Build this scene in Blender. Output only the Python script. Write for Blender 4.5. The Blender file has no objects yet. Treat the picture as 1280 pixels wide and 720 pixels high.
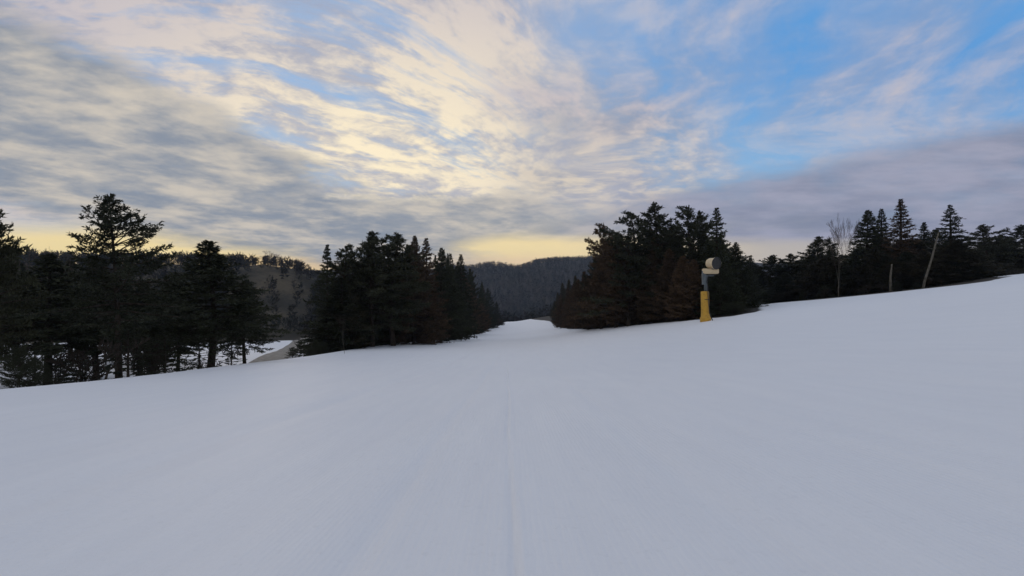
import bpy, math, random
import numpy as np

random.seed(7)
scene = bpy.context.scene
COL = scene.collection
F = 586.0            # focal length in photo pixels (1280 wide)
R = math.radians

# ------------------------------------------------------------------ tags
def tag(o, label=None, cat=None, group=None, kind=None):
    if label: o['label'] = label
    if cat: o['category'] = cat
    if group: o['group'] = group
    if kind: o['kind'] = kind
    return o

def empty(name, loc=(0, 0, 0)):
    o = bpy.data.objects.new(name, None)
    o.location = loc
    o.empty_display_size = 0.3
    COL.objects.link(o)
    return o

# ------------------------------------------------------------------ node helper
class S:
    """a tiny wrapper: arithmetic on shader sockets makes Math nodes"""
    def __init__(self, nt, v): self.nt, self.v = nt, v
    def op(self, kind, *a, clamp=False):
        n = self.nt.nodes.new('ShaderNodeMath'); n.operation = kind; n.use_clamp = clamp
        for i, s in enumerate((self,) + a):
            s = s.v if isinstance(s, S) else s
            if isinstance(s, (int, float)): n.inputs[i].default_value = s
            else: self.nt.links.new(s, n.inputs[i])
        return S(self.nt, n.outputs[0])
    def __add__(s, o): return s.op('ADD', o)
    def __radd__(s, o): return s.op('ADD', o)
    def __sub__(s, o): return s.op('SUBTRACT', o)
    def __rsub__(s, o): return S(s.nt, o).op('SUBTRACT', s)
    def __mul__(s, o): return s.op('MULTIPLY', o)
    def __rmul__(s, o): return s.op('MULTIPLY', o)
    def __truediv__(s, o): return s.op('DIVIDE', o)
    def max(s, o): return s.op('MAXIMUM', o)
    def min(s, o): return s.op('MINIMUM', o)
    def clamp(s): return s.op('ADD', 0.0, clamp=True)
    def pow(s, o): return s.op('POWER', o)
    def step(s, a, b):
        n = s.nt.nodes.new('ShaderNodeMapRange'); n.interpolation_type = 'SMOOTHSTEP'
        s.nt.links.new(s.v, n.inputs[0]); n.inputs[1].default_value = a; n.inputs[2].default_value = b
        return S(s.nt, n.outputs[0])

def combine(nt, x, y, z):
    n = nt.nodes.new('ShaderNodeCombineXYZ')
    for i, s in enumerate((x, y, z)):
        s = s.v if isinstance(s, S) else s
        if isinstance(s, (int, float)): n.inputs[i].default_value = s
        else: nt.links.new(s, n.inputs[i])
    return n.outputs[0]

def noise(nt, vec, scale, detail=4, rough=.55, dist=0.0):
    n = nt.nodes.new('ShaderNodeTexNoise'); n.noise_dimensions = '3D'
    nt.links.new(vec, n.inputs['Vector'])
    n.inputs['Scale'].default_value = scale; n.inputs['Detail'].default_value = detail
    n.inputs['Roughness'].default_value = rough; n.inputs['Distortion'].default_value = dist
    return S(nt, n.outputs['Fac'])

def lin(c):
    return tuple((v / 255 / 12.92) if v / 255 <= .04045 else ((v / 255 + .055) / 1.055) ** 2.4 for v in c)

def mixc(nt, fac, a, b):
    n = nt.nodes.new('ShaderNodeMix'); n.data_type = 'RGBA'; n.clamp_factor = True
    fac = fac.v if isinstance(fac, S) else fac
    if isinstance(fac, (int, float)): n.inputs[0].default_value = fac
    else: nt.links.new(fac, n.inputs[0])
    for i, c in ((6, a), (7, b)):
        if isinstance(c, tuple): n.inputs[i].default_value = (*c[:3], 1)
        else: nt.links.new(c, n.inputs[i])
    return n.outputs[2]

def mat(name, base=(.5, .5, .5), rough=.8, spec=.3):
    m = bpy.data.materials.new(name); m.use_nodes = True
    b = m.node_tree.nodes['Principled BSDF']
    b.inputs['Base Color'].default_value = (*base, 1)
    b.inputs['Roughness'].default_value = rough
    b.inputs['Specular IOR Level'].default_value = spec
    return m, m.node_tree, b

# ------------------------------------------------------------------ materials
def foliage_mat(name, dark, light, scale=1.2):
    m, nt, b = mat(name, dark, .75, .2)
    tc = nt.nodes.new('ShaderNodeTexCoord')
    oi = nt.nodes.new('ShaderNodeObjectInfo')
    n1 = noise(nt, tc.outputs['Object'], scale, 3)
    n2 = noise(nt, tc.outputs['Object'], scale * 6, 2)
    f = (n1 * 1.4 + n2 * .8 + S(nt, oi.outputs['Random']) * .5 - 1.0).clamp()
    nt.links.new(mixc(nt, f, dark, light), b.inputs['Base Color'])
    return m

M = {}
M['spruce'] = foliage_mat('spruce_needles', (.016, .019, .010), (.044, .050, .024))
M['pine'] = foliage_mat('pine_needles', (.017, .020, .011), (.048, .050, .025))
M['rust'] = foliage_mat('rusty_cedar_foliage', (.036, .025, .015), (.120, .074, .040))
M['olive'] = foliage_mat('olive_cedar_foliage', (.022, .021, .012), (.066, .056, .028))
def bark(name, a, bcol):
    m, nt, b = mat(name, a, .9, .1)
    tc = nt.nodes.new('ShaderNodeTexCoord')
    mp = nt.nodes.new('ShaderNodeMapping'); mp.inputs['Scale'].default_value = (9, 9, 2)
    nt.links.new(tc.outputs['Object'], mp.inputs[0])
    n = noise(nt, mp.outputs[0], 1.0, 4)
    nt.links.new(mixc(nt, n.step(.35, .65), a, bcol), b.inputs['Base Color'])
    bp = nt.nodes.new('ShaderNodeBump'); bp.inputs['Strength'].default_value = .6; bp.inputs['Distance'].default_value = .03
    nt.links.new(n.v, bp.inputs['Height']); nt.links.new(bp.outputs[0], b.inputs['Normal'])
    return m
M['bark'] = bark('dark_bark', (.022, .017, .013), (.05, .04, .032))
M['greybark'] = bark('grey_bark', (.07, .06, .052), (.14, .12, .105))
M['palebark'] = bark('pale_bark', (.075, .068, .055), (.15, .135, .11))
M['twig'] = bark('bare_twigs', (.055, .042, .036), (.10, .08, .07))

# ------------------------------------------------------------------ terrain
PY = np.array([-400, -50, 0, 20, 26, 42, 80, 130, 184, 230, 320, 400, 430, 520, 640, 800, 3500.])
PZ = np.array([38., 3.6, -1.9, -4.15, -4.85, -6.45, -9.45, -14.2, -18.9, -22.4, -25.6, -28.7, -33., -52, -62, -60, -60])
_ty = np.arange(-420, 3501, 1.0)
_tz = np.interp(_ty, PY, PZ)
_k = np.exp(-np.linspace(-2, 2, 17) ** 2); _k /= _k.sum()
_tz = np.convolve(np.pad(_tz, 8, mode='edge'), _k, 'valid')
def P(y): return np.interp(y, _ty, _tz)
def ss(v, a, b):
    t = np.clip((v - a) / (b - a), 0, 1); return t * t * (3 - 2 * t)
def lerp(a, b, t): return a + (b - a) * t

LX = [-4, -1.1, -.78, -.62, -.53, -.46, -.41, -.34, -.25, -.1, 4]
LZ = [16, 17, 15.5, 15.5, 16.8, 13.5, 5, -6, -22, -60, -60]
CX = [-4, -1, -.4, -.2, -.085, -.05, .017, .05, .085, .16, .3, .6, 1, 4]
CZ = [55, 50, 50, 52, 54, 63, 60, 76, 80, 77, 84, 70, 60, 60]

def wob(x, y, s, ph=0.0):
    return (np.sin(x / s + 1.3 * np.sin(y / s * .7 + ph)) * np.cos(y / s * .83 + ph * 2 + .9 * np.sin(x / s * .6)))

def H(x, y):
    x = np.asarray(x, float); y = np.asarray(y, float)
    # the run: gentle cross fall, then a hillside rising on the right
    g = .004 * np.minimum(x, 0) + 0.145 * (np.sqrt((x - 2) ** 2 + 16) + (x - 2)) / 2 * np.where(x > -60, 1, 0)
    g = np.where(g > 9.5, 9.5 + (g - 9.5) * .55, g); g = np.where(g > 22, 22 + (g - 22) * .2, g)
    g = g + np.interp(x, [8, 16, 24, 34, 44, 52, 60, 72, 90], [0, .22, .5, .65, .7, .4, .15, .45, .7])
    edge = np.interp(y, [-50, 184, 230, 320, 400], [-22, -22, -15.7, -11, -5])
    d = edge - x
    drop = 2.6 * ss(d, -1.5, 9)
    z = P(y) + g - drop
    z = z + 1.3 * ss(d, 16, 60) * ss(y, 20, 90)
    z = z + .10 * wob(x, y, 9) * ss(y, 10, 40) + .05 * wob(x, y, 3.1, 2.) * ss(d, 1, 6)
    z = z + .5 * wob(x, y, 14, 1.) * ss(d, 3, 20)
    X = x / np.maximum(y, 40.)
    # the near hill on the left
    zl = np.interp(X, LX, LZ) + 1.3 * wob(x, y, 23) + .8 * wob(x, y, 9, 4.)
    tl = ss(y + .25 * np.maximum(0, -x - 150), 190, 330) * ss(-X, .12, .22) * (1 - ss(y, 420, 620) * .55)
    z = lerp(z, zl, tl)
    # the far hill
    zc = np.interp(X, CX, CZ) + 7 * wob(x, y, 120) + 3 * wob(x, y, 47, 3.) + 1.5 * wob(x, y, 19, 5.)
    tc = ss(y, 760, 1320)
    z = lerp(z, zc, tc * (1 - .35 * ss(y, 1450, 2600)))
    z = np.where(y > 430, np.minimum(z, 140), z)
    return z

def h1(x, y): return float(H(np.array([x]), np.array([y]))[0])

def mask_poly(x, y, poly):
    """signed distance to a polygon (positive inside)"""
    ins = np.zeros(x.shape, bool); dmin = np.full(x.shape, 1e9)
    n = len(poly)
    for i in range(n):
        x0, y0 = poly[i]; x1, y1 = poly[(i + 1) % n]
        c = ((y0 > y) != (y1 > y)) & (x < (x1 - x0) * (y - y0) / (y1 - y0 + 1e-12) + x0)
        ins ^= c
        dx, dy = x1 - x0, y1 - y0
        t = np.clip(((x - x0) * dx + (y - y0) * dy) / (dx * dx + dy * dy), 0, 1)
        dmin = np.minimum(dmin, np.hypot(x - x0 - t * dx, y - y0 - t * dy))
    return np.where(ins, dmin, -dmin)

POLY_MID = [(-26.5, 68), (-23.3, 84), (-22.5, 120), (-22.5, 184), (-16.5, 230), (-12, 320), (-4.5, 398), (-4.5, 470), (-110, 470), (-90, 190), (-60, 130), (-45, 100)]
POLY_CLUMP = [(17.2, 101), (21.0, 77), (23.5, 62), (26.2, 56), (31, 58), (41, 78), (44, 94), (44.8, 92), (46, 200), (60, 500), (16, 470), (16, 390), (24, 300), (21, 200), (19, 150)]
POLY_ROW = [(44, 92), (47.5, 74), (53, 66), (60.5, 60), (66, 62), (73, 76), (90, 90), (140, 120), (420, 300), (900, 700), (300, 760), (60, 500), (45, 200)]

def build_ground():
    def spread(a, lo, hi, grow, mx):
        out = [a]; st = lo
        while abs(out[-1]) < abs(hi):
            st = min(st * grow, mx); out.append(out[-1] + (st if hi > 0 else -st))
        return out[1:]
    xs = list(np.arange(-.48, .4801, .03))
    xs = sorted(set([round(v, 4) for v in spread(-.48, .04, -3000, 1.035, 60) + xs + spread(.48, .04, 3000, 1.035, 60)]))
    ys = sorted(set([round(v, 4) for v in spread(0.0, .3, -400, 1.12, 30) + [0.0] + spread(0.0, .25, 3200, 1.017, 45)]))
    xs = np.array(xs); ys = np.array(ys)
    X, Y = np.meshgrid(xs, ys)
    Z = H(X, Y)
    near = 1 - ss(Y, 30, 90)
    cx = -.012 * np.maximum(Y - 3, 0)
    def groove(c, w, dep): return -dep * np.exp(-((X - c) / w) ** 2)
    brk = .75 + .35 * np.sin(Y * 1.7 + 2 * np.sin(Y * .6))
    cx = cx + .025 * np.sin(Y * .55)
    Z = Z + near * brk * (groove(cx + .005, .030, .028) + .012 * np.exp(-((X - cx - .075) / .04) ** 2))
    Z = Z + near * (groove(-1.32 + .03 * np.sin(Y * .4), .14, .036) + groove(-5.6 + .02 * Y, .3, .05) + groove(1.95 + .01 * Y, .14, .02) + groove(4.4, .3, .02))
    Z = Z + near * (.014 * wob(X, Y * .12, .42) + .012 * wob(X + 3, Y * .2, 1.1, 2.) + .010 * wob(X, Y, .9, 4.))
    nx, ny = len(xs), len(ys)
    co = np.stack([X, Y, Z], -1).reshape(-1, 3)
    idx = np.arange(nx * ny).reshape(ny, nx)
    q = np.stack([idx[:-1, :-1], idx[:-1, 1:], idx[1:, 1:], idx[1:, :-1]], -1).reshape(-1, 4)
    me = bpy.data.meshes.new('ground')
    me.from_pydata(co.tolist(), [], q.tolist())
    me.polygons.foreach_set('use_smooth', np.ones(len(q), bool))
    x, y = co[:, 0], co[:, 1]
    fl = np.maximum.reduce([mask_poly(x, y, POLY_MID), mask_poly(x, y, POLY_CLUMP), mask_poly(x, y, POLY_ROW)])
    fl = np.clip(.5 + fl / 3.0, 0, 1)
    left = ss(y + .35 * np.maximum(0, -x - 60), 165, 215) * ss(-x / np.maximum(y, 40), .18, .26)
    far = ss(y, 405, 440)
    a = me.attributes.new('litter', 'FLOAT', 'POINT')
    a.data.foreach_set('value', np.maximum(fl, far).astype(np.float32))
    a = me.attributes.new('meadow', 'FLOAT', 'POINT')
    a.data.foreach_set('value', left.astype(np.float32))
    o = bpy.data.objects.new('ground', me); COL.objects.link(o)
    tag(o, 'groomed snow slope running down between the trees to the far hills', kind='structure')
    m, nt, b = mat('snow_and_forest_floor', (.8, .8, .8), .65, .25)
    tc = nt.nodes.new('ShaderNodeTexCoord'); ov = tc.outputs['Object']
    def attr(nm):
        n = nt.nodes.new('ShaderNodeAttribute'); n.attribute_name = nm; return S(nt, n.outputs['Fac'])
    big = noise(nt, ov, .05, 4); med = noise(nt, ov, .6, 5)
    mp = nt.nodes.new('ShaderNodeMapping'); mp.inputs['Scale'].default_value = (2.2, .22, 1)
    nt.links.new(ov, mp.inputs[0])
    streak = noise(nt, mp.outputs[0], 1.0, 6, .6)
    snow = mixc(nt, (big * .5 + streak * .8 - .3).clamp(), (.70, .72, .765), (.81, .82, .84))
    # thin dirty grains of old snow
    grain = noise(nt, ov, 9.0, 5, .65)
    snow = mixc(nt, grain.step(.56, .74) * .2, snow, (.55, .56, .58))
    lit = mixc(nt, med.step(.35, .65), (.022, .018, .014), (.05, .042, .034))
    mead = mixc(nt, (noise(nt, ov, .03, 5) * .9 + med * .3 - .15).clamp().step(.35, .62), (.026, .024, .018), (.085, .070, .046))
    f1 = (attr('litter') + (med - .5) * .7).step(.42, .6)
    f2 = (attr('meadow') + (big - .5) * 1.0 + (med - .5) * .6).step(.45, .55)
    c = mixc(nt, f2, snow, mead)
    c = mixc(nt, f1, c, lit)
    nt.links.new(c, b.inputs['Base Color'])
    rg = (f1.max(f2) * .3 + .62); nt.links.new(rg.v, b.inputs['Roughness'])
    # wind crust, grooming ribs and old tracks as relief
    corr = nt.nodes.new('ShaderNodeTexWave'); corr.bands_direction = 'X'
    corr.inputs['Scale'].default_value = 5.0; corr.inputs['Distortion'].default_value = 1.6; corr.inputs['Detail'].default_value = 2
    nt.links.new(ov, corr.inputs['Vector'])
    hgt = streak * .030 + grain * .008 + noise(nt, ov, 1.1, 4) * .03 + S(nt, corr.outputs['Fac']) * .0022 + noise(nt, ov, 40, 3) * .002
    bp = nt.nodes.new('ShaderNodeBump'); bp.inputs['Strength'].default_value = .8; bp.inputs['Distance'].default_value = 1.0
    nt.links.new(hgt.v, bp.inputs['Height']); nt.links.new(bp.outputs[0], b.inputs['Normal'])
    me.materials.append(m)
    return o
build_ground()

def ground_hit(px, py, y0=4., y1=900.):
    X = (px - 640) / F; Z = (360 - py) / F
    ys = np.linspace(y0, y1, 6000)
    z = H(X * ys, ys)
    i = np.argmax(z >= Z * ys)
    return X * ys[i], ys[i], z[i]

# ------------------------------------------------------------------ the path in the hollow on the left
def strip(name, pts, widths, m, lift, label):
    P_ = np.array(pts, float); n = 60
    t = np.linspace(0, len(P_) - 1, n)
    c = np.stack([np.interp(t, range(len(P_)), P_[:, k]) for k in (0, 1)], -1)
    w = np.interp(t, range(len(P_)), widths)
    d = np.gradient(c, axis=0); d /= np.linalg.norm(d, axis=1)[:, None]
    nrm = np.stack([d[:, 1], -d[:, 0]], -1)
    rows = []
    K = 8
    for j in range(K + 1):
        f = j / K - .5
        xy = c + nrm * (f * w)[:, None]
        z = H(xy[:, 0], xy[:, 1]) + lift - .25 * (abs(f) > .49)
        rows.append(np.stack([xy[:, 0], xy[:, 1], z], -1))
    V = np.stack(rows, 1).reshape(-1, 3)
    q = [(i * (K + 1) + j, i * (K + 1) + j + 1, (i + 1) * (K + 1) + j + 1, (i + 1) * (K + 1) + j) for i in range(n - 1) for j in range(K)]
    me = bpy.data.meshes.new(name); me.from_pydata(V.tolist(), [], q); me.materials.append(m)
    me.polygons.foreach_set('use_smooth', np.ones(len(q), bool))
    o = bpy.data.objects.new(name, me); COL.objects.link(o); tag(o, label, kind='structure'); return o
m, nt, b = mat('wet_gravel', (.2, .19, .17), .8, .3)
tc = nt.nodes.new('ShaderNodeTexCoord')
nt.links.new(mixc(nt, noise(nt, tc.outputs['Object'], 1.5, 5).step(.35, .7), (.17, .155, .135), (.30, .285, .26)), b.inputs['Base Color'])
M['gravel'] = m

# ------------------------------------------------------------------ mesh from arrays
def mesh_quads(name, V, m, nper=4, smooth=False):
    """V: (n*nper, 3) points, consecutive quads"""
    V = np.asarray(V, np.float32).reshape(-1, 3); n = len(V) // nper
    me = bpy.data.meshes.new(name)
    me.vertices.add(len(V)); me.vertices.foreach_set('co', V.ravel())
    me.loops.add(n * nper); me.loops.foreach_set('vertex_index', np.arange(n * nper, dtype=np.int32))
    me.polygons.add(n); me.polygons.foreach_set('loop_start', np.arange(0, n * nper, nper, dtype=np.int32))
    me.polygons.foreach_set('loop_total', np.full(n, nper, np.int32))
    me.update(calc_edges=True); me.materials.append(m)
    return me

def tubes(name, segs, m, sides=5):
    """segs: list of polylines [(x,y,z,r), ...] -> one mesh of tapered tubes"""
    V, Q = [], []
    for pl in segs:
        p = np.array(pl, float); n = len(p)
        d = np.gradient(p[:, :3], axis=0); d /= (np.linalg.norm(d, axis=1)[:, None] + 1e-9)
        up = np.array([1., 0, 0]) if abs(d[0][2]) > .8 else np.array([0, 0, 1.])
        a = np.cross(d, up); a /= (np.linalg.norm(a, axis=1)[:, None] + 1e-9); bb = np.cross(d, a)
        base = len(V); sd = sides if p[0, 3] > .025 else 3
        for i in range(n):
            for k in range(sd):
                t = 2 * math.pi * k / sd
                V.append(p[i, :3] + p[i, 3] * (math.cos(t) * a[i] + math.sin(t) * bb[i]))
        for i in range(n - 1):
            for k in range(sd):
                k2 = (k + 1) % sd
                Q.append((base + i * sd + k, base + i * sd + k2, base + (i + 1) * sd + k2, base + (i + 1) * sd + k))
        Q.append(tuple(base + (n - 1) * sd + k for k in range(sd)))
    me = bpy.data.meshes.new(name); me.from_pydata([tuple(v) for v in V], [], Q); me.materials.append(m)
    me.polygons.foreach_set('use_smooth', np.ones(len(Q), bool))
    return me

# ------------------------------------------------------------------ conifers (all about 10 m tall; scaled when planted)
def needle_quads(rng, p0, d, length, width):
    """thin rhombs: p0 (n,3) start, d (n,3) direction, arrays of lengths/widths"""
    n = len(p0)
    d = d / (np.linalg.norm(d, axis=1)[:, None] + 1e-9)
    r = rng.normal(size=(n, 3)); s = np.cross(d, r); s /= (np.linalg.norm(s, axis=1)[:, None] + 1e-9)
    L = length[:, None]; W = width[:, None]
    mid = p0 + d * L * .45
    return np.stack([p0, mid + s * W * .5, p0 + d * L, mid - s * W * .5], 1)

def conifer(kind, seed, R0=2.2, cb=.08, nb=190, droop=-.25, rise=.5, tiers=0, dens=1.0, prof='cone', twig_w=.05,
            gap=.0, crook=.0, fine=1.0, lean=0.0, leaf='spruce', trunk_m='bark', flag=0.0):
    rng = np.random.default_rng(seed); Ht = 10.0
    def trunk_xy(t):
        return np.array([crook * math.sin(t * 5 + seed) * .5 + lean * t * t * 3, crook * math.cos(t * 4.1 + seed * 2) * .5 * t])
    limbs, quads = [], []
    tr = [(*trunk_xy(t), t * Ht, .15 * (1 - t) ** .8 + .012) for t in np.linspace(-.03, 1.0, 15)]
    limbs.append(tr)
    az = rng.uniform(0, 6.28)
    blobs = rng.uniform(0, 1, 6)
    for i in range(nb):
        u = (i + rng.uniform(0, 1)) / nb
        t = cb + (1 - cb) * u ** (.92)
        if tiers and u < .84:
            t = cb + (1 - cb) * (round((t - cb) / (1 - cb) * tiers) + rng.normal(0, .13)) / tiers
        t = min(max(t, cb * .8), .995)
        az += 2.399 + rng.normal(0, .3)
        q = min(1., max(0., (t - cb) / (1 - cb)))
        if prof == 'spruce': pr = min(1.0, (1 - q) ** 1.1 * 1.15 + .02) * (1 - .3 * math.exp(-q * 12))
        elif prof == 'cone': pr = (1 - q) ** .82 * (1 - .35 * math.exp(-q * 12)) + .02
        elif prof == 'oval': pr = math.sin(math.pi * min(1, .18 + .82 * q) ** .8) ** .7 * .95 + .06
        elif prof == 'dome': pr = (1 - q ** 2.6) * (.55 + .45 * math.sin(2.5 * q + .6)) + .05
        elif prof == 'flat': pr = (.75 + .35 * math.sin(q * 9 + seed)) * (1 - q ** 5) * .8 + .12
        elif prof == 'column': pr = (1 - q ** 3) * .8 + .06
        side = 1 + .22 * math.sin(az * 1 + seed) + .15 * math.sin(3 * az + 5 * q * 6.28 + seed) + flag * math.cos(az)
        L = R0 * pr * side * rng.uniform(.62, 1.22)
        if rng.random() < gap: L *= .35
        L = max(L, .05)
        e = droop + (rise - droop) * q + rng.normal(0, .1)
        cx, cy = trunk_xy(t)
        base = np.array([cx, cy, t * Ht]); hd = np.array([math.cos(az), math.sin(az), 0.])
        tipup = rng.uniform(.05, .22)
        def pos(s):
            s = np.asarray(s, float)[..., None]
            sag = (-.18 * s ** 1.6 + tipup * s ** 3.2) * L if leaf != 'cedar' else (.12 * s ** 2) * L
            return base + hd * L * s * math.cos(e) + np.array([0, 0, 1.]) * (L * s * math.sin(e) + sag)
        S_ = np.linspace(0, 1, 6)
        pp = pos(S_)
        limbs.append([(*pp[k], max(.006, .022 * L * .5 * (1 - S_[k]) + .006)) for k in range(6)])
        ntw = max(4, int(L * 11 * dens))
        s0 = .28 if L > 1.2 else .08
        if prof in ('flat', 'dome'): s0 = .4 if L > 1. else .1
        s = rng.uniform(s0, 1.0, ntw) ** .85
        p = pos(s); dirb = pos(np.minimum(s + .05, 1.05)) - pos(s - .05)
        dirb /= np.linalg.norm(dirb, axis=1)[:, None]
        perp = np.cross(dirb, [0, 0, 1.]); perp /= np.linalg.norm(perp, axis=1)[:, None] + 1e-9
        sg = rng.choice([-1, 1], ntw)[:, None]
        ang = rng.uniform(.35, 1.1, ntw)[:, None]
        if leaf == 'cedar' or leaf == 'pine':
            upv = rng.normal(0, .55, (ntw, 1)) + (.35 if leaf == 'pine' else .3)
        else:
            upv = rng.normal(-.12, .25, (ntw, 1))
        td = dirb * np.cos(ang) + perp * sg * np.sin(ang) + np.array([0, 0, 1.]) * upv
        td /= np.linalg.norm(td, axis=1)[:, None]
        tl = (.16 + .34 * L * .5 * (1 - s) * rng.uniform(.5, 1.2, ntw)) * (1.1 if leaf != 'pine' else .9)
        tl = np.minimum(tl, min(.85, .04 + .7 * L))
        # each twig carries several little sprays
        nsp = max(2, int(5 * fine))
        for k in range(nsp):
            f = (k + rng.uniform(0, 1, ntw)) / nsp
            q0 = p + td * (tl * f)[:, None]
            jd = td + rng.normal(0, .55 if leaf != 'pine' else .8, (ntw, 3))
            if leaf == 'pine': jd[:, 2] += .3
            ln = np.minimum(rng.uniform(.12, .26, ntw), .05 + .45 * L) * (1.25 if leaf == 'pine' else 1.05) / math.sqrt(fine)
            quads.append(needle_quads(rng, q0, jd, ln, np.full(ntw, twig_w) * rng.uniform(.8, 1.5, ntw) / math.sqrt(fine) * 1.25))
    V = np.concatenate(quads).reshape(-1, 3)
    crown = mesh_quads(kind + '_crown', V, M[{'spruce': 'spruce', 'pine': 'pine', 'cedar': 'rust'}[leaf]])
    trunk = tubes(kind + '_trunk', limbs, M[trunk_m], 7)
    return dict(name=kind, crown=crown, trunk=trunk, quads=len(V) // 4, R=R0)

def bare(kind, seed, depth=6, spread=.5, rmin=.012, m='twig', trunk_m='greybark', Ht=10., split=.35, thick=.13, start=.25):
    rng = random.Random(seed); segs = []; twigs = []
    def grow(p, d, L, r, lv):
        pts = [(*p, r)]; n = 3
        q = list(p); dd = list(d)
        for i in range(n):
            dd = [dd[0] + rng.gauss(0, .10), dd[1] + rng.gauss(0, .10), dd[2] + .05]
            k = math.sqrt(sum(v * v for v in dd)); dd = [v / k for v in dd]
            q = [q[j] + dd[j] * L / n for j in range(3)]
            pts.append((*q, max(rmin, r * (1 - .4 * (i + 1) / n))))
        (segs if lv < 2 else twigs).append(pts)
        if lv >= depth: return
        for k in range(2 if rng.random() < .45 else 3):
            a = rng.uniform(0, 6.28); s = spread * rng.uniform(.5, 1.2)
            nd = [dd[0] + math.cos(a) * s, dd[1] + math.sin(a) * s, dd[2] * (.9)]
            kk = math.sqrt(sum(v * v for v in nd)); nd = [v / kk for v in nd]
            f = rng.choice([1, 1, .7]); idx = 3 if f == 1 else 2
            grow(pts[idx][:3], nd, L * rng.uniform(.6, .8), pts[idx][3] * .66, lv + 1)
    grow((0, 0, -.3), (0, 0, 1), Ht * start + .3, thick, 0)
    tr = tubes(kind + '_trunk', segs, M[trunk_m], 6)
    cr = tubes(kind + '_crown', twigs, M[m], 4)
    # fit to exactly 10 m
    zmax = max(v.co.z for v in cr.vertices); k = Ht / zmax
    for me in (tr, cr):
        for v in me.vertices: v.co = v.co * k
    return dict(name=kind, crown=cr, trunk=tr, R=3)

PROTO = {
    'spire':   conifer('spruce_tree', 1, R0=1.9, cb=.03, nb=230, droop=-.3, rise=.6, tiers=24, prof='spruce', dens=1.1),
    'spire2':  conifer('spruce_tree', 2, R0=1.6, cb=.05, nb=230, droop=-.2, rise=.75, tiers=28, prof='spruce', gap=.15),
    'broad':   conifer('spruce_tree', 3, R0=3.1, cb=.04, nb=330, droop=-.15, rise=.6, tiers=20, prof='spruce', dens=1.0, crook=.15),
    'tall':    conifer('spruce_tree', 31, R0=3.0, cb=.31, nb=280, droop=-.20, rise=.6, tiers=17, prof='spruce', dens=1.05, crook=.2, gap=.12),
    'scraggly': conifer('fir_tree', 4, R0=3.3, cb=.36, nb=190, droop=-.1, rise=.75, tiers=15, prof='cone', dens=.95, crook=.25, gap=.3, fine=1.5, flag=-.18),
    'pine':    conifer('pine_tree', 5, R0=2.7, cb=.22, nb=170, droop=.0, rise=.9, prof='dome', dens=1.2, leaf='pine', crook=.35, gap=.2, twig_w=.045),
    'pine2':   conifer('pine_tree', 6, R0=2.3, cb=.25, nb=150, droop=-.05, rise=.8, tiers=11, prof='dome', dens=1.3, leaf='pine', crook=.4, gap=.25, twig_w=.045),
    'rag':     conifer('pine_tree', 8, R0=2.3, cb=.18, nb=150, droop=-.1, rise=.7, tiers=14, prof='flat', dens=1.1, leaf='pine', crook=.4, gap=.35, flag=.08),
    'cedar':   conifer('cedar_tree', 9, R0=2.2, cb=.01, nb=380, droop=.15, rise=1.0, prof='cone', dens=1.1, leaf='cedar', gap=.1, twig_w=.05),
    'cedar2':  conifer('cedar_tree', 10, R0=2.0, cb=.01, nb=360, droop=.2, rise=1.0, prof='oval', dens=1.0, leaf='cedar', gap=.1),
    'flag':    conifer('spruce_tree', 11, R0=1.9, cb=.12, nb=190, droop=-.1, rise=.35, tiers=17, prof='spruce', dens=1.1, crook=.1, gap=.2, flag=.38),
    'thin':    conifer('young_spruce', 33, R0=3.0, cb=.05, nb=75, droop=-.1, rise=.6, prof='oval', dens=.55, gap=.2, twig_w=.12),
    'low':     conifer('young_spruce', 12, R0=5.0, cb=.0, nb=260, droop=.05, rise=.8, tiers=8, prof='oval', dens=.8, gap=.2),
    'bare':    bare('bare_tree', 13, 6, .5),
    'bare2':   bare('bare_tree', 14, 6, .36, start=.3),
    'sparse':  bare('birch_tree', 15, 5, .30, trunk_m='palebark', start=.52, thick=.14),
    'shrub':   bare('bare_shrub', 16, 5, .85, start=.08, thick=.08, m='bark', trunk_m='bark', rmin=.022),
    'shrub2':  bare('bare_shrub', 17, 5, 1.0, start=.06, thick=.08, m='bark', trunk_m='bark', rmin=.022),
}
NAMES = {k: v['name'] for k, v in PROTO.items()}
rnd = random.Random(21)
def plant(kind, x, y, h, label, group=None, w=1.0, rot=None, sink=.15, cat=None, leaf=None, tilt=None):
    p = PROTO[kind]; z = h1(x, y)
    o = empty(p['name'], (x, y, z - sink))
    s = (h + sink) / 10.0
    o.scale = (s * w, s * w, s)
    o.rotation_euler = (tilt[0] if tilt else 0, tilt[1] if tilt else 0, rnd.uniform(0, 6.28) if rot is None else rot)
    t = bpy.data.objects.new('trunk', p['trunk']); c = bpy.data.objects.new('crown', p['crown'])
    for q in (t, c): q.parent = o; COL.objects.link(q)
    if leaf:
        c.material_slots[0].link = 'OBJECT'; c.material_slots[0].material = M[leaf]
    tag(o, label, cat or {'shrub': 'shrub', 'shrub2': 'shrub', 'low': 'shrub'}.get(kind, 'tree'), group)
    return o
def tree(kind, px, Y, top, label, group=None, wpx=None, **k):
    """a tree standing at depth Y whose tip is seen at photo row `top`; wpx = crown width in photo pixels"""
    x = (px - 640) / F * Y; h = (360 - top) / F * Y - h1(x, Y)
    w = 1.0
    if wpx: w = (wpx / F * Y) / (2 * PROTO[kind]['R'] * h / 10.)
    return plant(kind, x, Y, h, label, group, w=w, **k)

exec_order = []
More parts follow.
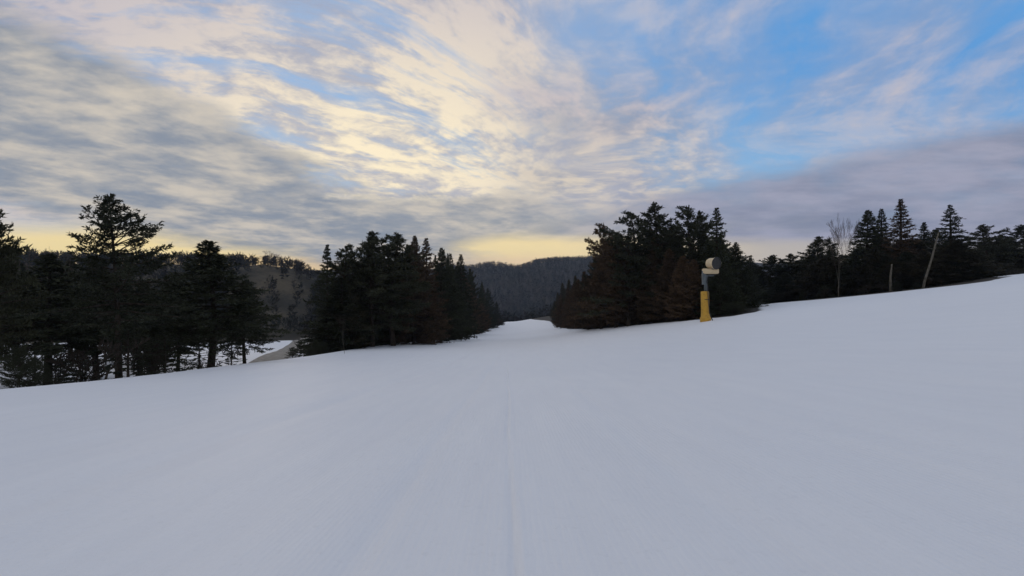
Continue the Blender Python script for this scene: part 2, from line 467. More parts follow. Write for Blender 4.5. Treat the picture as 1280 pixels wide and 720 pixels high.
# ---- left group, beside the camera
LG = 'trees along the left edge of the slope'
tree('pine', -22, 27, 236, 'dark pine cut off by the left edge of the picture', LG, wpx=120, rot=1.0)
tree('scraggly', 148, 30, 243, 'tall scraggly fir with open ragged top, tallest on the left', LG, wpx=168, rot=2.5, tilt=(0, .10))
tree('tall', 264, 38, 302, 'broad dark spruce with a pointed tip beside the grey path', LG, wpx=174, rot=.6)
tree('tall', 222, 47, 346, 'smaller spruce tucked behind the broad spruce by the grey path', LG, wpx=90)
tree('tall', 60, 40, 318, 'wide dark spruce filling the gap left of the scraggly fir', LG, wpx=180, rot=2.0)
tree('tall', -20, 44, 300, 'wide dark spruce behind the pine at the left picture edge', LG, wpx=170, rot=4.0)
tree('tall', 176, 46, 352, 'wide dark spruce between the scraggly fir and the broad spruce', LG, wpx=105, rot=3.0)
tree('tall', 120, 52, 322, 'dense conifer directly behind the scraggly fir', LG, wpx=130)
tree('bare2', 45, 50, 296, 'leafless grey tree showing above the dark crowns at far left', LG, wpx=60)
DM = 'dark conifers deep in the stand on the left'
for px, Y, top, kd, wd in ((-60, 60, 318, 'tall', 120), (20, 62, 322, 'tall', 110), (88, 66, 326, 'tall', 110), (140, 70, 342, 'tall', 80), (205, 66, 356, 'tall', 90),
                           (306, 58, 350, 'tall', 84), (-130, 50, 300, 'broad', 120)):
    tree(kd, px, Y, top, 'dark conifer deep in the stand behind the scraggly fir', DM, wpx=wd, leaf='olive' if kd == 'cedar' else None)
plant('low', -25.2, 24.0, 2.6, 'low dark spruce growth at the bottom left corner of the trees', None, w=.8)
plant('low', -27.5, 27.0, 2.9, 'low spruce boughs just right of the bottom left corner growth', None, w=.65)
for i in range(12):
    Y = rnd.uniform(27, 46); px = rnd.uniform(50, 322)
    x = (px - 640) / F * Y
    if x > -23.5: x = -23.5 - rnd.uniform(0, 4)
    plant(rnd.choice(['shrub', 'shrub2']), x, Y, rnd.uniform(2.0, 3.8), 'bare twiggy shrub under the left trees with snow behind', 'bare shrubs under the left trees')

for i in range(13):
    Y = rnd.uniform(29, 44); px = rnd.uniform(60, 325); x = min((px - 640) / F * Y, -24.2)
    plant('thin', x, Y, rnd.uniform(2.4, 4.2), 'thin young spruce under the left trees, snow showing through its boughs', 'young spruces under the left trees', w=1.5)

# ---- the clump left of the run
MG = 'conifers of the stand left of the run'
mid = [('spire2', 409, 62, 306, 36, 'slim pointed spruce at the left end of the middle stand'),
       ('rag', 434, 66, 308, 50, 'ragged pine second from the left in the middle stand'),
       ('pine', 464, 68, 292, 74, 'tall round topped pine left of centre in the middle stand'),
       ('pine2', 491, 72, 293, 66, 'round topped pine, tallest at the centre of the middle stand'),
       ('broad', 517, 80, 295, 50, 'reddish pointed tree right of the round topped pines'),
       ('spire', 533, 86, 298, 40, 'narrow spire close beside the reddish pointed tree'),
       ('broad', 551, 100, 310, 48, 'pointed spruce right of the narrow spires in the middle stand'),
       ('spire', 563, 112, 317, 32, 'thin spruce third from the right on the middle stand skyline'),
       ('spire', 576, 124, 318, 34, 'last thin pointed spruce before the middle stand slopes down')]
for kd, px, Y, top, wd, lb in mid:
    tree(kd, px, Y, top, lb, MG, wpx=wd * 1.5, leaf='rust' if 'reddish' in lb else None)
sky_mid = ([395, 420, 450, 500, 540, 575, 590, 605, 618, 628, 634], [338, 320, 306, 306, 313, 325, 339, 355, 371, 389, 403])
FRONT = [(433, 62), (430, 64), (448, 70), (466, 76), (482, 84), (497, 92), (510, 100), (522, 112), (534, 124), (545, 138), (556, 152), (566, 168), (575, 182), (586, 200), (597, 222), (607, 250), (616, 285), (623, 325), (628, 365)]
for i, (px, Y) in enumerate(FRONT):
    top = float(np.interp(px, *sky_mid)) + rnd.uniform(6, 34) * (1 if px < 575 else .45)
    kd = rnd.choice(['broad', 'cedar', 'cedar', 'spire'])
    tree(kd, px - 6, Y + rnd.uniform(0, 3), top, 'low boughed conifer at the foot of the middle stand beside the run', 'conifers at the foot of the middle stand', wpx=max(24, 86 - i * 3.2), leaf='olive' if 'cedar' in kd and i < 8 else None)
for i in range(34):
    k = rnd.random() * (len(FRONT) - 1); j = int(k)
    px0 = FRONT[j][0] + (FRONT[j + 1][0] - FRONT[j][0]) * (k - j); Y0 = FRONT[j][1] + (FRONT[j + 1][1] - FRONT[j][1]) * (k - j)
    Y = Y0 + rnd.uniform(7, 40); px = max(430, min(px0 + rnd.uniform(-10, 8), 624))
    top = float(np.interp(px, *sky_mid)) + rnd.uniform(-3, 16)
    kd = rnd.choice(['broad', 'spire', 'pine', 'cedar', 'spire2', 'rag'])
    tree(kd, px, Y, top, 'dark conifer hidden deep in the middle stand', 'dark conifers inside the middle stand', wpx=rnd.uniform(56, 84) * 80 / (Y + 10), leaf='rust' if kd == 'cedar' and px > 520 else None)
for i in range(12):
    Y = rnd.uniform(50, 66); px = rnd.uniform(402, 470); x = min((px - 640) / F * Y, -23.5)
    plant(rnd.choice(['shrub', 'shrub2', 'low']), x, Y, rnd.uniform(1.0, 2.0), 'low scrub at the left foot of the middle stand', 'scrub at the foot of the middle stand')
tree('sparse', 431, 52, 392, 'thin pale sapling stem in front of the middle stand', None, wpx=14, tilt=(0, .12))

# ---- the clump right of the run
RG = 'conifers of the stand right of the run'
right = [('rag', 754, 92, 282, 46, 'ragged rusty pine at the left end of the right stand', 'rust'),
         ('rag', 790, 80, 268, 70, 'ragged pine with jagged top left of the tallest in the right stand', None),
         ('pine2', 822, 76, 255, 66, 'tallest round topped pine in the right stand', None),
         ('rag', 860, 72, 260, 62, 'open topped pine between the tallest pine and the spruce', None),
         ('pine', 874, 80, 266, 44, 'pine with fine lacy top just left of the narrow spruce', None),
         ('spire', 896, 66, 260, 52, 'narrow dense spruce right of the pines, above the snow gun', None),
         ('broad', 920, 74, 303, 50, 'lower conifer with leaning tip at the right end of the right stand', None),
         ('rag', 772, 84, 292, 56, 'shorter rusty conifer second from the left in the right stand', 'rust')]
for kd, px, Y, top, wd, lb, lf in right:
    tree(kd, px, Y, top, lb, RG, wpx=wd * 1.25, leaf=lf)
sky_r = ([690, 706, 720, 732, 742, 770, 800, 860, 900, 925, 945], [372, 356, 345, 328, 312, 300, 292, 290, 300, 318, 325])
FR = [(701, 190, 22), (710, 165, 26), (717, 150, 30), (723, 132, 34), (730, 118, 38), (736, 104, 54), (750, 96, 60), (766, 89, 62), (783, 83, 64), (800, 79, 64), (818, 74, 66), (836, 70, 66), (853, 66, 64), (868, 63.5, 60), (900, 60.5, 52), (911, 61.5, 36), (885, 62.5, 50)]
for i, (px, Y, wd) in enumerate(FR):
    top = float(np.interp(px, *sky_r)) + (rnd.uniform(8, 40) if px > 735 else rnd.uniform(0, 10))
    kd = rnd.choice(['cedar', 'cedar2', 'cedar']) if px < 880 else rnd.choice(['broad', 'spire'])
    tree(kd, px, Y + 1.5, top, 'bushy rust brown cedar at the foot of the right stand' if px < 880 else 'dark conifer behind the snow gun at the foot of the right stand',
         'conifers at the foot of the right stand', wpx=wd, leaf='rust' if px < 850 else None)
for i in range(34):
    px = rnd.uniform(738, 920); Y0 = float(np.interp(px, [720, 760, 800, 870, 930], [120, 92, 79, 64, 66])); Y = Y0 + rnd.uniform(8, 34)
    top = float(np.interp(px, *sky_r)) + rnd.uniform(-6, 16)
    kd = rnd.choice(['broad', 'spire', 'pine', 'cedar', 'rag'])
    tree(kd, px, Y, top, 'dark conifer deep inside the right stand', 'dark conifers inside the right stand', wpx=rnd.uniform(60, 86) * 80 / (Y + 5), leaf='rust' if kd in ('cedar', 'rag') and px < 800 else None)
tree('low', 917, 59, 379, 'low spreading boughs on the snow right of the snow gun', None, wpx=36)
# far side of the run, small trees at its foot
for px, Y, top, wd in ((703, 230, 354, 24), (697, 260, 366, 18), (711, 210, 350, 26), (719, 190, 345, 28), (693, 300, 376, 14)):
    tree('cedar', px, Y, top, 'small far conifer where the right stand runs down the slope', 'small far conifers at the lower end of the right stand', wpx=wd, leaf='olive')

# ---- the row on the right
WG = 'trees of the row along the right edge of the slope'
row = [('broad', 938, 112, 322, 46, 'dark conifer where the row meets the right stand', None),
       ('pine', 965, 108, 320, 44, 'low round conifer second in the right hand row', None),
       ('pine2', 985, 104, 318, 40, 'low pine before the row starts to rise', None),
       ('pine', 1022, 98, 297, 52, 'dark pine on the shoulder of the row left of the pale trunk', None),
       ('sparse', 1048, 72, 292, 20, 'slim birch with pale straight trunk and thin crown', None),
       ('bare2', 1060, 96, 264, 24, 'leafless grey tree above the pale straight trunk', None),
       ('bare2', 1050, 99, 276, 22, 'smaller leafless grey tree left of the taller leafless one', None),
       ('broad', 1083, 86, 263, 66, 'broad layered spruce right of the leafless trees', None),
       ('spire', 1102, 90, 261, 40, 'pointed spruce between the broad one and the tallest one', None),
       ('spire2', 1126, 80, 249, 44, 'tallest tree of the row, thick ragged rusty brown spruce', 'rust'),
       ('spire2', 1155, 88, 278, 36, 'shorter pointed conifer right of the tallest tree of the row', None),
       ('pine', 1168, 96, 288, 44, 'bushy conifer behind the leaning pale trunk', None),
       ('flag', 1188, 76, 256, 46, 'lopsided spruce with its boughs swept to the right', None),
       ('broad', 1196, 72, 300, 80, 'broad low conifer under the lopsided spruce', 'olive'),
       ('pine2', 1232, 96, 281, 46, 'round topped pine near the right picture edge', None),
       ('rag', 1252, 104, 296, 40, 'low dark conifer between the two rightmost pines', None),
       ('pine', 1280, 98, 282, 56, 'rightmost pine cut by the right picture edge', None)]
for kd, px, Y, top, wd, lb, lf in row:
    kw = {}
    if kd == 'flag': kw['rot'] = 0.0
    tree(kd, px, Y, top, lb, WG, wpx=wd * 1.3, leaf=lf, **kw)
sky_w = ([930, 960, 1000, 1020, 1045, 1080, 1130, 1150, 1200, 1230, 1290, 1400], [326, 328, 328, 316, 310, 296, 292, 302, 294, 302, 300, 296])
FW = ([930, 960, 1000, 1050, 1100, 1150, 1190, 1215, 1240, 1280, 1400], [104, 94, 84, 76, 71, 68, 66, 68, 88, 94, 120])
for i in range(30):
    px = 934 + i * 12.3; Y = float(np.interp(px, *FW)) + rnd.uniform(2, 7)
    top = float(np.interp(px, *sky_w)) + rnd.uniform(10, 36)
    kd = rnd.choice(['broad', 'cedar', 'cedar2', 'spire'])
    tree(kd, px, Y, top, 'low dark conifer along the front of the right hand row', 'conifers along the front of the right hand row', wpx=rnd.uniform(56, 80) * 75 / Y, leaf='olive' if 'cedar' in kd else None)
for i in range(44):
    px = rnd.uniform(930, 1330); Y = float(np.interp(px, *FW)) + rnd.uniform(14, 50)
    top = float(np.interp(px, *sky_w)) + rnd.uniform(-4, 16)
    kd = rnd.choice(['broad', 'spire', 'pine', 'rag', 'cedar2'])
    tree(kd, px, Y, top, 'dark conifer behind the front of the right hand row', 'dark conifers inside the right hand row', wpx=rnd.uniform(60, 84) * 80 / Y, leaf='olive' if 'cedar' in kd else None)
# bare stems in front of the row
def stem(px, Y, top, tilt, label, r=.16, cut=None, kind='dead_tree'):
    x = (px - 640) / F * Y; z0 = h1(x, Y); h = (360 - top) / F * Y - z0
    n = 10; pts = []
    rr = random.Random(px)
    for i in range(n + 1):
        t = i / n
        pts.append((math.tan(tilt) * h * t + .05 * math.sin(t * 7 + px), .04 * math.sin(t * 5), h * t - .2 * (i == 0), r * (1 - .55 * t)))
    segs = [pts]
    for k in range(7 if abs(tilt) > .1 else 0):
        i = rr.randint(4, n); a = rr.choice([0, math.pi]) + rr.uniform(-.6, .6); L = rr.uniform(.4, 1.3)
        q = pts[i]
        segs.append([(q[0], q[1], q[2], .035), (q[0] + math.cos(a) * L * .6, q[1] + math.sin(a) * L * .6, q[2] + .2 * L, .022), (q[0] + math.cos(a) * L, q[1] + math.sin(a) * L, q[2] + .55 * L, .01)])
    me = tubes(kind, segs, M['palebark'], 8)
    o = bpy.data.objects.new(kind, me); o.location = (x, Y, z0); COL.objects.link(o)
    tag(o, label, 'tree trunk'); return o
stem(1154, 67, 291, .27, 'pale dead trunk leaning right across the dark row', .17)
stem(1113, 69.5, 330, .03, 'pale grey trunk base below the tallest tree of the row', .2)
for i in range(22):
    px = rnd.uniform(1000, 1222); Y = float(np.interp(px, *FW)) - rnd.uniform(.5, 3)
    plant(rnd.choice(['shrub', 'shrub2', 'low']), (px - 640) / F * Y, Y, rnd.uniform(.7, 1.7), 'low scrub along the snow edge under the right hand row', 'scrub under the right hand row')

# ------------------------------------------------------------------ path in the hollow
strip('path', [(-27, 44), (-33, 60), (-40.5, 80), (-63, 137), (-87, 200)], [4.5, 5, 5.5, 6.5, 7], M['gravel'], .12, 'grey gravel path curving through the snowy hollow on the left')

# ------------------------------------------------------------------ distant woods
def far_wood(name, label, n, xr, yr, hr, m, seed, nq=16, keep=None, conif=.3, X=None):
    rng = np.random.default_rng(seed)
    y = rng.uniform(*yr, n * 3)
    x = rng.uniform(*X, n * 3) * y if X else rng.uniform(*xr, n * 3)
    if keep is not None:
        k = keep(x, y, rng); x, y = x[k], y[k]
    x, y = x[:n], y[:n]; n = len(x)
    z = H(x, y); h = rng.uniform(*hr, n); r = h * rng.uniform(.22, .36, n)
    q = []
    cf = rng.random(n) < conif
    for k in range(nq):
        t = rng.uniform(.1, 1, n)
        a = rng.uniform(0, 6.28, n)
        rr = r * np.where(cf, 1.05 - t, np.sqrt(np.clip(1 - (t - .55) ** 2 / .24, .02, 1))) * rng.uniform(.3, 1, n)
        p0 = np.stack([x + np.cos(a) * rr * .5, y + np.sin(a) * rr * .5, z + t * h * np.where(cf, .93, .82)], -1)
        d = np.stack([np.cos(a) * .7, np.sin(a) * .7, np.where(cf, .25, .9)], -1) + rng.normal(0, .35, (n, 3))
        q.append(needle_quads(rng, p0, d, h * rng.uniform(.2, .38, n), h * .045 * np.where(cf, 2.2, 1.0) * rng.uniform(.8, 1.6, n)))
    tb = np.stack([x, y, z - .5], -1)
    q.append(needle_quads(rng, tb, np.tile([0, 0, 1.], (n, 1)) + rng.normal(0, .03, (n, 3)), h * 1.0, h * .04))
    me = mesh_quads(name, np.concatenate(q).reshape(-1, 3), m)
    o = bpy.data.objects.new(name, me); COL.objects.link(o); tag(o, label, 'woods', kind='stuff'); return o
m, nt, b = mat('winter_woods', (.05, .045, .04), .9, .1)
tc = nt.nodes.new('ShaderNodeTexCoord')
c1 = mixc(nt, noise(nt, tc.outputs['Object'], .02, 5, .6).step(.42, .58), (.020, .025, .024), (.038, .036, .034))
nt.links.new(mixc(nt, noise(nt, tc.outputs['Object'], .12, 3).step(.5, .7), c1, (.036, .03, .027)), b.inputs['Base Color'])
M['woods'] = m
far_wood('far_woods', 'bare and evergreen woods covering the far hill beyond the run', 6500, None, (780, 1420), (9, 15), M['woods'], 3, nq=13, X=(-.16, .26))
far_wood('valley_woods', 'dark woods in the valley below the end of the run', 1500, None, (440, 780), (9, 16), M['woods'], 5, nq=26, X=(-.16, .26), conif=.45)
def keep_left(x, y, rng):
    # leave the meadow on the right shoulder of the left hill open
    X = x / y
    open_ = (X > -.60) & (X < -.43) & (y > 215) & (y < 292)
    return ~open_ | (rng.random(len(x)) < .16)
far_wood('hillside_woods', 'bare winter woods covering the hill behind the left trees', 1500, None, (205, 350), (5, 9), M['woods'], 8, nq=46, X=(-1.35, -.30), keep=keep_left, conif=.2)
# ridge trees one can tell apart against the sky
for i in range(34):
    px = 172 + i * 6.9 + rnd.uniform(-3, 3)
    if 386 < px: break
    Y = rnd.uniform(318, 336); x = (px - 640) / F * Y
    hh = rnd.uniform(5, 8.5)
    plant(rnd.choice(['bare', 'bare2']), x, Y, hh, 'leafless tree standing along the crest of the left hill', 'leafless trees on the crest of the left hill', w=1.1)
for px, Y, h, lb in ((334, 322, 11.5, 'largest leafless tree on the hill crest, alone against the yellow sky'), (345, 320, 9.5, 'leafless tree just right of the lone largest one on the hill crest')):
    plant('bare', (px - 640) / F * Y, Y, h, lb, 'leafless trees on the crest of the left hill', w=1.2)
plant('cedar2', (301 - 640) / F * 318, 318, 8.0, 'round dark evergreen on the crest of the left hill', None, w=1.4)

# ------------------------------------------------------------------ snow gun on its tower
def lathe(name, prof, m, parent, loc=(0, 0, 0), rot=(0, 0, 0), n=24, caps=True):
    V, Q = [], []
    for r, z in prof:
        for k in range(n):
            t = 2 * math.pi * k / n; V.append((r * math.cos(t), r * math.sin(t), z))
    for i in range(len(prof) - 1):
        for k in range(n):
            k2 = (k + 1) % n; Q.append((i * n + k, i * n + k2, (i + 1) * n + k2, (i + 1) * n + k))
    if caps: Q.append(tuple(range(n))[::-1]); Q.append(tuple(range((len(prof) - 1) * n, len(prof) * n)))
    me = bpy.data.meshes.new(name); me.from_pydata(V, [], Q); me.materials.append(m)
    me.polygons.foreach_set('use_smooth', [len(q.vertices) == 4 for q in me.polygons])
    o = bpy.data.objects.new(name, me); o.parent = parent; o.location = loc; o.rotation_euler = rot; COL.objects.link(o)
    return o
import bmesh
def box(name, size, m, parent, loc, rot=(0, 0, 0), bev=.03):
    bm = bmesh.new(); bmesh.ops.create_cube(bm, size=1)
    for v in bm.verts: v.co.x *= size[0]; v.co.y *= size[1]; v.co.z *= size[2]
    if bev: bmesh.ops.bevel(bm, geom=bm.edges[:], offset=bev, segments=2, affect='EDGES')
    me = bpy.data.meshes.new(name); bm.to_mesh(me); bm.free(); me.materials.append(m)
    o = bpy.data.objects.new(name, me); o.parent = parent; o.location = loc; o.rotation_euler = rot; COL.objects.link(o); return o
def painted(name, a, bcol, rough=.5):
    m, nt, b = mat(name, a, rough, .4)
    tc = nt.nodes.new('ShaderNodeTexCoord')
    nt.links.new(mixc(nt, noise(nt, tc.outputs['Object'], 3, 5).step(.45, .75), a, bcol), b.inputs['Base Color'])
    return m
ylw = painted('yellow_padding', (.50, .28, .03), (.36, .19, .025), .6)
crm = painted('cream_paint', (.58, .46, .29), (.46, .36, .22), .45)
gry = painted('galvanised_steel', (.10, .12, .13), (.07, .08, .085), .5)
blk = painted('black_grille', (.02, .02, .022), (.03, .03, .03), .6)
def snow_gun():
    Y = 55.0; x, z = (882 - 640) / F * Y, 0
    z = h1(x, Y)
    g = empty('snow_gun', (x, Y, z))
    tag(g, 'cream fan snow gun on a yellow padded grey tower in front of the right stand', 'snow gun')
    k = Y / F   # metres per photo pixel at this depth
    tot = 76 * k
    lathe('pad', [(.62, -.3), (.62, .35), (.50, .55), (.47, 1.2), (.455, 2.2), (.45, 3.35), (.42, 3.5), (.20, 3.52)], ylw, g, rot=(0, -.03, 0))
    lathe('mast', [(.17, 3.4), (.17, 6.0), (.16, 6.02)], gry, g)
    for zz in (2.55,):
        lathe('strap', [(.49, -.04), (.495, -.03), (.495, .03), (.49, .04)], blk, g, loc=(.0, 0, zz), n=20, caps=False)
    segs = [[(0, 0, 4.3, .30), (0, 0, 5.4, .33), (.02, 0, 5.9, .30)]]
    me = tubes('lift_housing', segs, gry, 12)
    o = bpy.data.objects.new('lift_housing', me); o.parent = g; COL.objects.link(o); o.location = (-.12, 0, 0)
    box('arm', (1.3, .22, .16), gry, g, (.25, -.1, 5.35))
    # the cradle and compressor box
    cr = box('compressor_box', (1.72, .8, .62), crm, g, (.5, -.15, 5.86), bev=.08)
    box('hatch', (.9, .04, .38), crm, cr, (.1, -.415, 0), bev=.012)
    box('skid', (1.2, .5, .12), blk, g, (.55, -.15, 5.47), bev=.02)
    # fan barrel, mouth turned toward the slope and to the right
    yoke = box('yoke', (.16, 1.25, .5), gry, g, (.62, -.15, 6.3), bev=.03)
    hub = empty('barrel_axis', (0, 0, 0)); bpy.data.objects.remove(hub)
    rot = (R(93), 0, R(19))
    c = (.68, -.2, 6.78)
    b1 = lathe('barrel', [(.42, -.52), (.56, -.45), (.62, -.25), (.62, .25), (.66, .45), (.70, .62), (.70, .70), (.645, .71)], crm, g, loc=c, rot=rot, n=32, caps=False)
    lathe('mouth_liner', [(.645, .70), (.60, .66), (.56, .45), (.52, .1), (.10, .05)], blk, b1, n=32)
    ring = [[(math.cos(t) * .63, math.sin(t) * .67, .70, .05) for t in np.linspace(0, 2 * math.pi, 25)]]
    me = tubes('nozzle_ring', ring, blk, 6); o = bpy.data.objects.new('nozzle_ring', me); o.parent = b1; COL.objects.link(o)
    bl = []
    for q in range(8):
        t = q * math.pi / 4; bl.append([(math.cos(t) * .1, math.sin(t) * .1, .16, .05), (math.cos(t) * .5, math.sin(t) * .5, .2, .05)])
    for rr in (.2, .35, .5):
        bl.append([(math.cos(t) * rr, math.sin(t) * rr, .22, .015) for t in np.linspace(0, 2 * math.pi, 25)])
    me = tubes('fan', bl, blk, 5); o = bpy.data.objects.new('fan', me); o.parent = b1; COL.objects.link(o)
    lathe('intake_screen', [(.30, -.56), (.43, -.53), (.43, -.50)], gry, b1)
    hose = [[(.1, -.35, 5.2, .05), (-.05, -.42, 4.6, .05), (.1, -.38, 4.0, .05), (.06, -.52, 3.4, .05), (.1, -.56, 2.4, .05), (.2, -.6, 1.0, .05), (.5, -.9, .0, .05)]]
    me = tubes('hose', hose, blk, 6); o = bpy.data.objects.new('hose', me); o.parent = g; COL.objects.link(o)
snow_gun()

# ------------------------------------------------------------------ haze
box_me = bpy.data.meshes.new('haze')
x0, x1, y0, y1, z0, z1 = -3300, 3300, -520, 3420, -90, 160
vv = [(x, y, z) for x in (x0, x1) for y in (y0, y1) for z in (z0, z1)]
box_me.from_pydata(vv, [], [(0, 1, 3, 2), (4, 6, 7, 5), (0, 4, 5, 1), (2, 3, 7, 6), (0, 2, 6, 4), (1, 5, 7, 3)])
hz = bpy.data.objects.new('haze', box_me); COL.objects.link(hz); tag(hz, 'thin evening haze over the valley', 'haze', kind='stuff')
m = bpy.data.materials.new('haze'); m.use_nodes = True; nt = m.node_tree
for n in list(nt.nodes):
    if n.type != 'OUTPUT_MATERIAL': nt.nodes.remove(n)
v = nt.nodes.new('ShaderNodeVolumePrincipled'); v.inputs['Color'].default_value = (.62, .76, 1, 1); v.inputs['Density'].default_value = .00011
v.inputs['Anisotropy'].default_value = .2
nt.links.new(v.outputs[0], [n for n in nt.nodes if n.type == 'OUTPUT_MATERIAL'][0].inputs['Volume'])
box_me.materials.append(m)

# ------------------------------------------------------------------ sky
SUN_AZ = -32.0; SUN_EL = 3.0
w = bpy.data.worlds.new('World'); scene.world = w; w.use_nodes = True; nt = w.node_tree
bg = nt.nodes['Background']; bg.inputs[1].default_value = .1
sky = nt.nodes.new('ShaderNodeTexSky'); sky.sky_type = 'NISHITA'; sky.sun_disc = False
sky.sun_elevation = R(SUN_EL); sky.sun_rotation = R(SUN_AZ); sky.altitude = 200; sky.air_density = 1.0; sky.dust_density = 1.0; sky.ozone_density = 1.5
tc = nt.nodes.new('ShaderNodeTexCoord')
sp = nt.nodes.new('ShaderNodeSeparateXYZ'); nt.links.new(tc.outputs['Generated'], sp.inputs[0])
dx, dy, dz = (S(nt, sp.outputs[i]) for i in range(3))
yy = dy.max(.22)
p = dx / yy * F + 640          # bearing and height of the view direction, expressed on the photo's scale
q = 360 - dz / yy * F
# cloud deck coordinates: the direction meets a flat layer overhead
dd = dz.max(0) + .085
U = dx / dd; Vv = dy / dd
ca, sa = math.cos(R(24)), math.sin(R(24))
A = U * ca - Vv * sa           # across the wind
B = U * sa + Vv * ca           # along the wind
warp = noise(nt, combine(nt, U * .5, Vv * .5, 0), 1.0, 2)
warp2 = noise(nt, combine(nt, A * 1.6, B * 1.1, 4.), 1.0, 3)
Aw = A + (warp - .5) * 1.3 + (warp2 - .5) * .30
st1 = noise(nt, combine(nt, Aw * 1.15, B * .20, 3.1), 1.0, 9, .60)         # long streaks
st2 = noise(nt, combine(nt, Aw * 3.2, B * 1.2, 7.7), 1.0, 9, .66)          # ripples
fl = noise(nt, combine(nt, Aw * 6.5, B * 5.5, 2.2), 1.0, 5, .58)            # fine flecks
pf = noise(nt, combine(nt, U * 1.25 + (warp2 - .5) * .5, Vv * .95, 1.3), 1.0, 9, .62)   # lumpy stratus
pf2 = noise(nt, combine(nt, U * 2.6, Vv * 1.9, 8.3), 1.0, 6, .56)
lowf = noise(nt, combine(nt, U, Vv, 5.), .55, 3)
# wind-combed fan of streaks opening up and to the left
fx = 750 - p; fy = 288 - q
th = fy.op('ARCTAN2', fx); rr_ = (fx * fx + fy * fy).pow(.5) / 400
thw = th * (rr_ * .55).op('EXPONENT') * .86 + (warp2 - .5) * .16 + (pf - .5) * .10
fan = noise(nt, combine(nt, thw * 6.5, rr_ * .8, 11.), 1.0, 8, .60)
fan2 = noise(nt, combine(nt, thw * 14, rr_ * 6.5, 4.), 1.0, 7, .64)
fanw = (1 - p.step(530, 720)) * (1 - q.step(250, 320)) * (1 - th.step(1.15, 1.5))
# flat-lying bands near the horizon, in bearing/height terms
bp_ = noise(nt, combine(nt, p / 260, q / 42, 2.), 1.0, 8, .62)
bp2 = noise(nt, combine(nt, p / 85, q / 26, 9.), 1.0, 5, .55)
def C(r, g, b): return tuple(v * 10 for v in lin((r, g, b)))
# clear sky: Nishita tinted, joined to the evening colours
hgt = q.step(330, 60)
clear_a = mixc(nt, p.step(450, 1000), C(158, 188, 226), C(98, 160, 222))
clear = mixc(nt, hgt, C(158, 198, 230), clear_a)
clear = mixc(nt, .10, clear, sky.outputs[0])
glow_c = mixc(nt, p.step(100, 560), C(254, 229, 160), C(250, 226, 166))
glow_c = mixc(nt, p.step(680, 1000), glow_c, C(190, 182, 174))
glow_c = mixc(nt, (q + (bp_ - .5) * 20).step(312, 330), glow_c, mixc(nt, p.step(720, 960), mixc(nt, p.step(250, 620), C(253, 214, 140), C(246, 214, 164)), C(204, 192, 176)))
glow = (q + (bp_ - .5) * 50).step(240, 300)
clear = mixc(nt, glow, clear, glow_c)
# high streaky cloud lit cream by the low sun
d1 = (fan - .5) * fanw * 5.2 + (st1 - .5) * (1.15 - fanw) * 3.0 + (fan2 - .5) * fanw * 1.5 + (st2 - .5) * .9 + (fl - .5) * .8 + (lowf - .5) * .8 + .90 - p.step(700, 980) * .50
cream_cov = d1.clamp() * (1 - q.step(262, 300) * .9)
near_sun = ((p - 455) * (p - 455) / 62000 + (q - 205) * (q - 205) / 15000).op('MULTIPLY', -.5).op('EXPONENT')
cr1 = mixc(nt, near_sun, C(194, 187, 194), C(255, 239, 206))
cr2 = mixc(nt, near_sun, C(152, 160, 184), C(190, 188, 192))
cream = mixc(nt, ((fan2 - .5) * fanw * 1.5 + (fan - .5) * fanw * 1.2 + (st2 - .5) * 1.1 + (fl - .5) * 1.5 + (pf - .5) * 1.8 + .50).step(.12, .82), cr2, cr1)
c = mixc(nt, cream_cov, clear, cream)
# mauve-grey lumps between the bright fan and the blue
lump = (pf - .5) * 3.2 + (fl - .5) * 1.6 + (pf2 - .5) * 1.6 + .72
mM = (p + (pf2 - .5) * 120).step(590, 720) * (1 - (p + (pf2 - .5) * 160).step(800, 950)) * (q + (bp_ - .5) * 30).step(40, 150) * (1 - q.step(225, 265))
lc = mixc(nt, ((fl - .5) * 2.0 + (pf2 - .5) * 1.8 + .5).step(.15, .9), C(140, 150, 172), mixc(nt, q.step(90, 240), C(188, 180, 190), C(216, 204, 188)))
c = mixc(nt, (mM * lump).clamp() * .9, c, lc)
# grey stratus, left
edgeL = q - (p * .52 - 4) + (pf - .5) * 130 + (bp_ - .5) * 40 + (pf2 - .5) * 50 + (fl - .5) * 30
mL = edgeL.step(-16, 30) * (1 - (q + (bp_ - .5) * 60 + (bp2 - .5) * 20 - p.min(430) * .19).step(238, 266)) * (1 - (p + (pf - .5) * 200).step(500, 720))
gl = mixc(nt, ((bp2 - .5) * 1.2 + (pf - .5) * 1.6 + (pf2 - .5) * 1.5 + (fl - .5) * .7 + .48).step(.10, 1.0), C(137, 146, 160), C(206, 197, 184))
holes = ((pf - .5) * 2.2 + (pf2 - .5) * 1.6 + (bp_ - .5) * .8 + 1.25).clamp()
c = mixc(nt, (mL * holes).clamp(), c, gl)
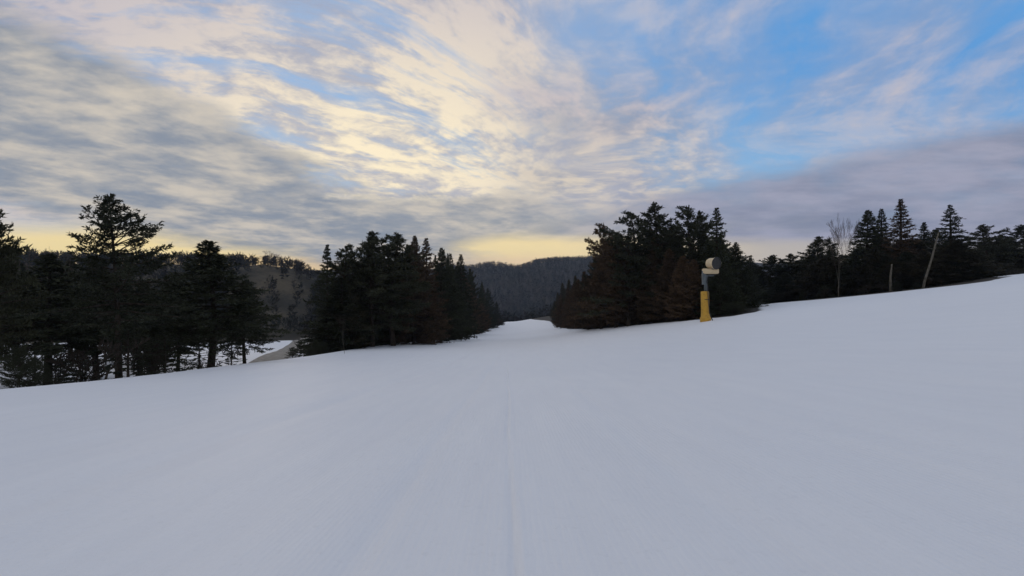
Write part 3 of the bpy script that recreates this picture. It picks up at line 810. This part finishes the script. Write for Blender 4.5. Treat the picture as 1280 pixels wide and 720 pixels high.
# grey band from the centre horizon to the right
edgeR = q - (296 - (p - 560) * .20) + (bp_ - .5) * 44 + (pf - .5) * 20 + (pf2 - .5) * 14
loR = q + (bp_ - .5) * 26 - (p - 600).max(0) * .02
mR = edgeR.step(-16, 20) * (1 - loR.step(284, 306)) * p.step(480, 610)
mC = ((q + (bp_ - .5) * 60 + (pf - .5) * 60 + (bp2 - .5) * 20).step(232, 262)) * (1 - (q + (bp_ - .5) * 16 + (p - 540).max(0) * .14).step(300, 318)) * (1 - p.step(640, 860)) * p.step(300, 420)
gr = mixc(nt, ((bp_ - .5) * 1.6 + (bp2 - .5) * 1.1 + .5).step(.1, .9), C(122, 131, 155), C(160, 162, 182))
gr = mixc(nt, p.step(600, 900), gl, gr)
c = mixc(nt, (mR.max(mC) * (.92 + .6 * (pf - .5) + .7 * (bp2 - .5))).clamp(), c, gr)
# overhead and behind the camera: unseen cloud added, coloured to light the snow
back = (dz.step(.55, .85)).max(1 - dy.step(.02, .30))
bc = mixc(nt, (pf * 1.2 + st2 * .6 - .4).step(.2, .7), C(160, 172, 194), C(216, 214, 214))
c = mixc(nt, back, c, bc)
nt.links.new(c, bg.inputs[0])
w.cycles.sampling_method = 'MANUAL'; w.cycles.sample_map_resolution = 1024

sun = bpy.data.lights.new('sun', 'SUN'); sun.energy = .5; sun.angle = R(18); sun.color = (1, .80, .58)
so = bpy.data.objects.new('sun', sun); COL.objects.link(so)
# light travels away from the sun's bearing
so.rotation_euler = (R(90 - SUN_EL), 0, R(180 - SUN_AZ))
from mathutils import Vector
sd = Vector((math.sin(R(SUN_AZ)) * math.cos(R(SUN_EL)), math.cos(R(SUN_AZ)) * math.cos(R(SUN_EL)), math.sin(R(SUN_EL))))
so.rotation_euler = (-sd).to_track_quat('-Z', 'Y').to_euler()

# ------------------------------------------------------------------ camera
cd = bpy.data.cameras.new('camera'); cam = bpy.data.objects.new('camera', cd); COL.objects.link(cam)
cam.location = (0, 0, 0); cam.rotation_euler = (R(90), 0, 0)
cd.sensor_width = 36; cd.lens = 36 * F / 1280; cd.clip_start = .1; cd.clip_end = 9000
scene.camera = cam
vs = scene.view_settings; vs.view_transform = 'Standard'; vs.look = 'None'; vs.gamma = 1; vs.exposure = 0.05
scene.cycles.max_bounces = 6; scene.cycles.diffuse_bounces = 3; scene.cycles.volume_bounces = 0
scene.cycles.use_denoising = True
print('QUADS', {k: v.get('quads') for k, v in PROTO.items()})
